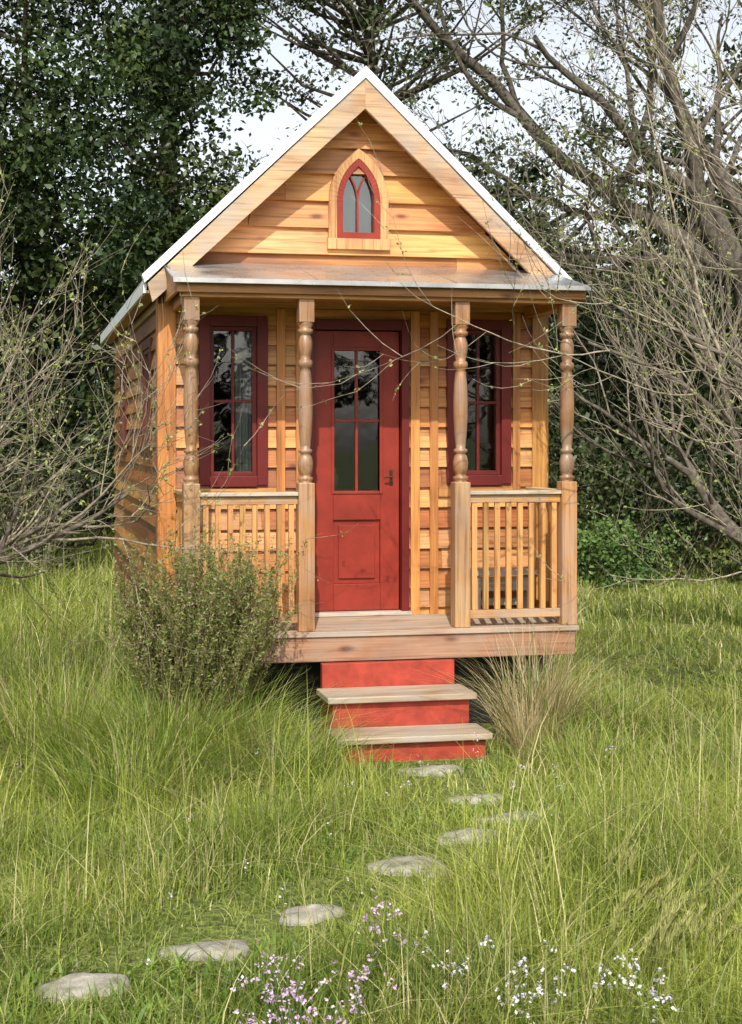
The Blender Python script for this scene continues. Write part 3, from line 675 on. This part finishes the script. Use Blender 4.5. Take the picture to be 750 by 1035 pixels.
apple('apple_tree',(3.1,-.9,0),[((-.82,.02,.85),2.6,.042,.06),((-.65,-.1,1.15),3.0,.042,.06),((-.3,.2,1.4),2.9,.05),((-.95,.08,.62),2.2,.032,.05),((-.8,.05,1.0),2.7,.036,.06),((-.7,-.6,.6),1.7,.032),((-.45,.1,1.5),3.1,.05),((.7,.4,.9),1.8,.04),((-.9,-.2,.30),1.5,.028)],AP,1.4)
AP2=dict(AP); AP2['kids']=[6,4,2]
apple('apple_tree',(4.4,3.6,0),[((-.7,.1,.9),2.4,.05),((-.3,-.3,1.3),2.8,.05),((-.5,.5,1.1),2.6,.05),((-.9,-.3,.5),2.0,.04),((.1,.1,1.5),2.9,.05)],AP2,1,.75,(.21,.185,.15))
AP2=dict(AP); AP2['kids']=[6,4,3]
APL=dict(AP); APL['up']=[.1,.2,.25,.2]; APL['kids']=[6,5,4]
apple('apple_tree',(-2.95,-.15,0),[((.7,.0,.85),1.6,.033,.05),((.3,-.2,1.1),1.6,.04),((.8,.05,.75),1.45,.03,.08),((.85,.1,.95),1.65,.03,.05),((-.5,.2,1),1.6,.04),((.1,.3,1.3),1.9,.04),((.5,.1,.9),1.3,.03),((.15,-.1,1.4),2.7,.035)],APL,1.4,.95)
apple('apple_tree',(-3.5,5.0,0),[((.7,.1,.8),1.9,.05),((.3,-.4,1.1),2.2,.05),((.8,-.3,.6),1.7,.04),((-.5,.2,1),1.8,.04),((.4,.3,1.2),2.3,.05)],AP2)
T=empty('old_oak_tree'); ps=[]
bx,by=W(17.5,6.0)
AO=dict(levels=4,kids=[7,5,4,3],wig=.15,up=[.0,.1,.1,.05,.0],ang=(25,60),lr=(.42,.62),rmin=.005,t0=.25,seg=.25)
ps.append((np.array([[bx,by,-.1],[bx-.1,by,1.4],[bx-.35,by,2.9],[bx-.5,by,4.0]]),np.array([.30,.24,.21,.19]),0))
for d,l,r in (((-1,0,.62),6.4,.13),((-1,.1,.36),4.4,.09),((-.8,.1,.95),6.0,.11),((-.6,.2,1.2),4.2,.11),((-.2,-.2,1.3),3.8,.11),((.6,.1,.9),3.6,.11),((-1,.2,.15),3.4,.08)):
    grow(ps,(bx-.45,by,3.7),d,l,r,0,AO)
tubes('branches',ps,(.10,.088,.075),T,coltip=(.16,.14,.115))
P=[]
for pts,rad,lv in ps:
    if lv>=3: m=9; P.append(pts[rng.integers(1,len(pts),m)]+rng.normal(0,.10,(m,3)))
P=np.concatenate(P); P=P[rng.random(len(P))<min(1,20000/len(P))]; n=len(P)
leaves('foliage',P,.06*rng.uniform(.6,1.4,n),np.array(OL)[rng.integers(0,4,n)]*rng.uniform(.8,1.6,(n,1)),LEAFD,T)
# ------------------------------------------------------------------ wildflowers & seed heads
def flowers(name,spots,col,hm,spread,nper,seed,sz=.011):
    T=empty(name); r=np.random.default_rng(seed); ps=[];P=[]
    for (fx,fy) in spots:
        for k in range(nper):
            x=fx+r.normal(0,spread); y=fy+r.normal(0,spread); z=float(gh(x,y)); h=hm*r.uniform(.6,1.2)
            tip=np.array([x+r.normal(0,.03),y+r.normal(0,.03),z+h]); ps.append((np.array([[x,y,z],[(x+tip[0])/2+.01,(y+tip[1])/2,z+h*.55],tip]),np.array([.0018,.0014,.001]),0))
            for j in range(r.integers(2,6)):
                P.append(tip+r.normal(0,.014,3)-np.array([0,0,r.uniform(0,.05)]))
    tubes('stalks',ps,(.12,.2,.05),T,mat=GRASS)
    Q=np.repeat(np.array(P),4,axis=0)+r.normal(0,.004,(len(P)*4,3)); n=len(Q)
    leaves('petals',Q,sz*r.uniform(.7,1.3,n),np.array(col)[r.integers(0,len(col),n)],PETAL,T,aspect=.8,up=1.5)
def gp(px,py):
    w=1437*1.52/(py-445); u=(px-299)/1437*w; return W(w,u)
flowers('pink_wildflowers',[gp(275,990),gp(295,1005),gp(265,1020),gp(320,1020),gp(250,1000),gp(385,935),gp(390,930),gp(340,995),gp(285,975),gp(365,985)],[(.72,.50,.70),(.8,.68,.8),(.60,.38,.62)],.26,.035,7,5)
flowers('white_wildflowers',[gp(455,975),gp(520,980),gp(545,975),gp(530,1000),gp(605,975),gp(640,990),gp(660,1010)],[(.85,.85,.82),(.66,.62,.82)],.27,.04,5,6)
flowers('wildflowers_scattered',[W(w,u) for w,u in zip(rng.uniform(4.3,8,36),rng.uniform(-1.2,1.5,36))],[(.8,.75,.8),(.75,.6,.75)],.2,.15,1,8,.009)
T=empty('foxtail_grass'); ps=[]; hp=[]
for k in range(26):
    w_=random.uniform(4.1,4.9); u_=random.uniform(.90,1.34)*w_/4.43; x,y=W(w_,u_); h=random.uniform(.20,.31); a=random.uniform(-.9,.6); l=random.uniform(.02,.07)
    tip=np.array([x+l*math.cos(a),y+l*math.sin(a),h]); ps.append((np.array([[x,y,0],[x+l*.3*math.cos(a),y+l*.3*math.sin(a),h*.6],tip]),np.array([.0022,.0018,.0016]),0))
    L_=random.uniform(.09,.14); cvx=random.uniform(.1,.6)
    for j in range(54):
        t=j/54; ax_=np.array([cvx*(.4+t)*math.cos(a),cvx*(.4+t)*math.sin(a),.9]); q=tip+ax_*L_*t
        aa=random.uniform(0,6.283); rr_=.35*math.sin(math.pi*min(1,.15+t*.85))+.1
        dd=ax_+np.array([math.cos(aa),math.sin(aa),0])*rr_; dd/=np.linalg.norm(dd)
        l2=.034*random.uniform(.7,1.2); hp.append((np.array([q,q+dd*l2*.5,q+dd*l2]),np.array([.0013,.0030,.0003]),9))
tubes('stalks',ps,(.28,.33,.12),T,mat=GRASS); tubes('seed_heads',hp,(.44,.45,.17),T,mat=GRASS)
# ------------------------------------------------------------------ light, world, camera
el=math.radians(44); az=math.radians(-14)
sd=Vector((math.sin(az)*math.cos(el),-math.cos(az)*math.cos(el),math.sin(el)))
L=bpy.data.lights.new('sun','SUN'); L.energy=5; L.angle=math.radians(.5); L.color=(1,.95,.87)
lo=bpy.data.objects.new('sun',L); C.objects.link(lo); lo.rotation_euler=(-sd).to_track_quat('-Z','Y').to_euler(); lo.location=(-3,-10,12)
Wd=bpy.data.worlds.new('World'); scene.world=Wd; Wd.use_nodes=True; nt=Wd.node_tree
bg=nt.nodes['Background']; sky=N(nt,'ShaderNodeTexSky',sky_type='NISHITA'); sky.sun_disc=False; sky.sun_elevation=el; sky.sun_rotation=math.pi-az
sky.air_density=1; sky.dust_density=4; sky.ozone_density=.6
# sky colour desaturated, brightened low to look overexposed, dimmed overhead to cut ambient
hs=N(nt,'ShaderNodeHueSaturation'); hs.inputs['Saturation'].default_value=.32
tcw=N(nt,'ShaderNodeTexCoord'); sp=N(nt,'ShaderNodeSeparateXYZ'); nt.links.new(tcw.outputs['Generated'],sp.inputs[0])
mr=N(nt,'ShaderNodeMapRange'); mr.inputs['From Min'].default_value=.25; mr.inputs['From Max'].default_value=.65; mr.inputs['To Min'].default_value=2.0; mr.inputs['To Max'].default_value=.8; nt.links.new(sp.outputs['Z'],mr.inputs['Value']); nt.links.new(mr.outputs[0],hs.inputs['Value'])
nt.links.new(sky.outputs[0],hs.inputs['Color']); nt.links.new(hs.outputs[0],bg.inputs[0]); bg.inputs[1].default_value=.13
cam=bpy.data.cameras.new('camera'); co=bpy.data.objects.new('camera',cam); C.objects.link(co); scene.camera=co
co.location=(CX,CY,CZ); co.rotation_euler=(math.pi/2,0,-TH); cam.lens=50; cam.sensor_width=36; cam.shift_x=.0734; cam.shift_y=-.070; cam.clip_end=2000; cam.clip_start=.05
scene.view_settings.view_transform='Standard'; scene.view_settings.look='None'; scene.view_settings.exposure=0
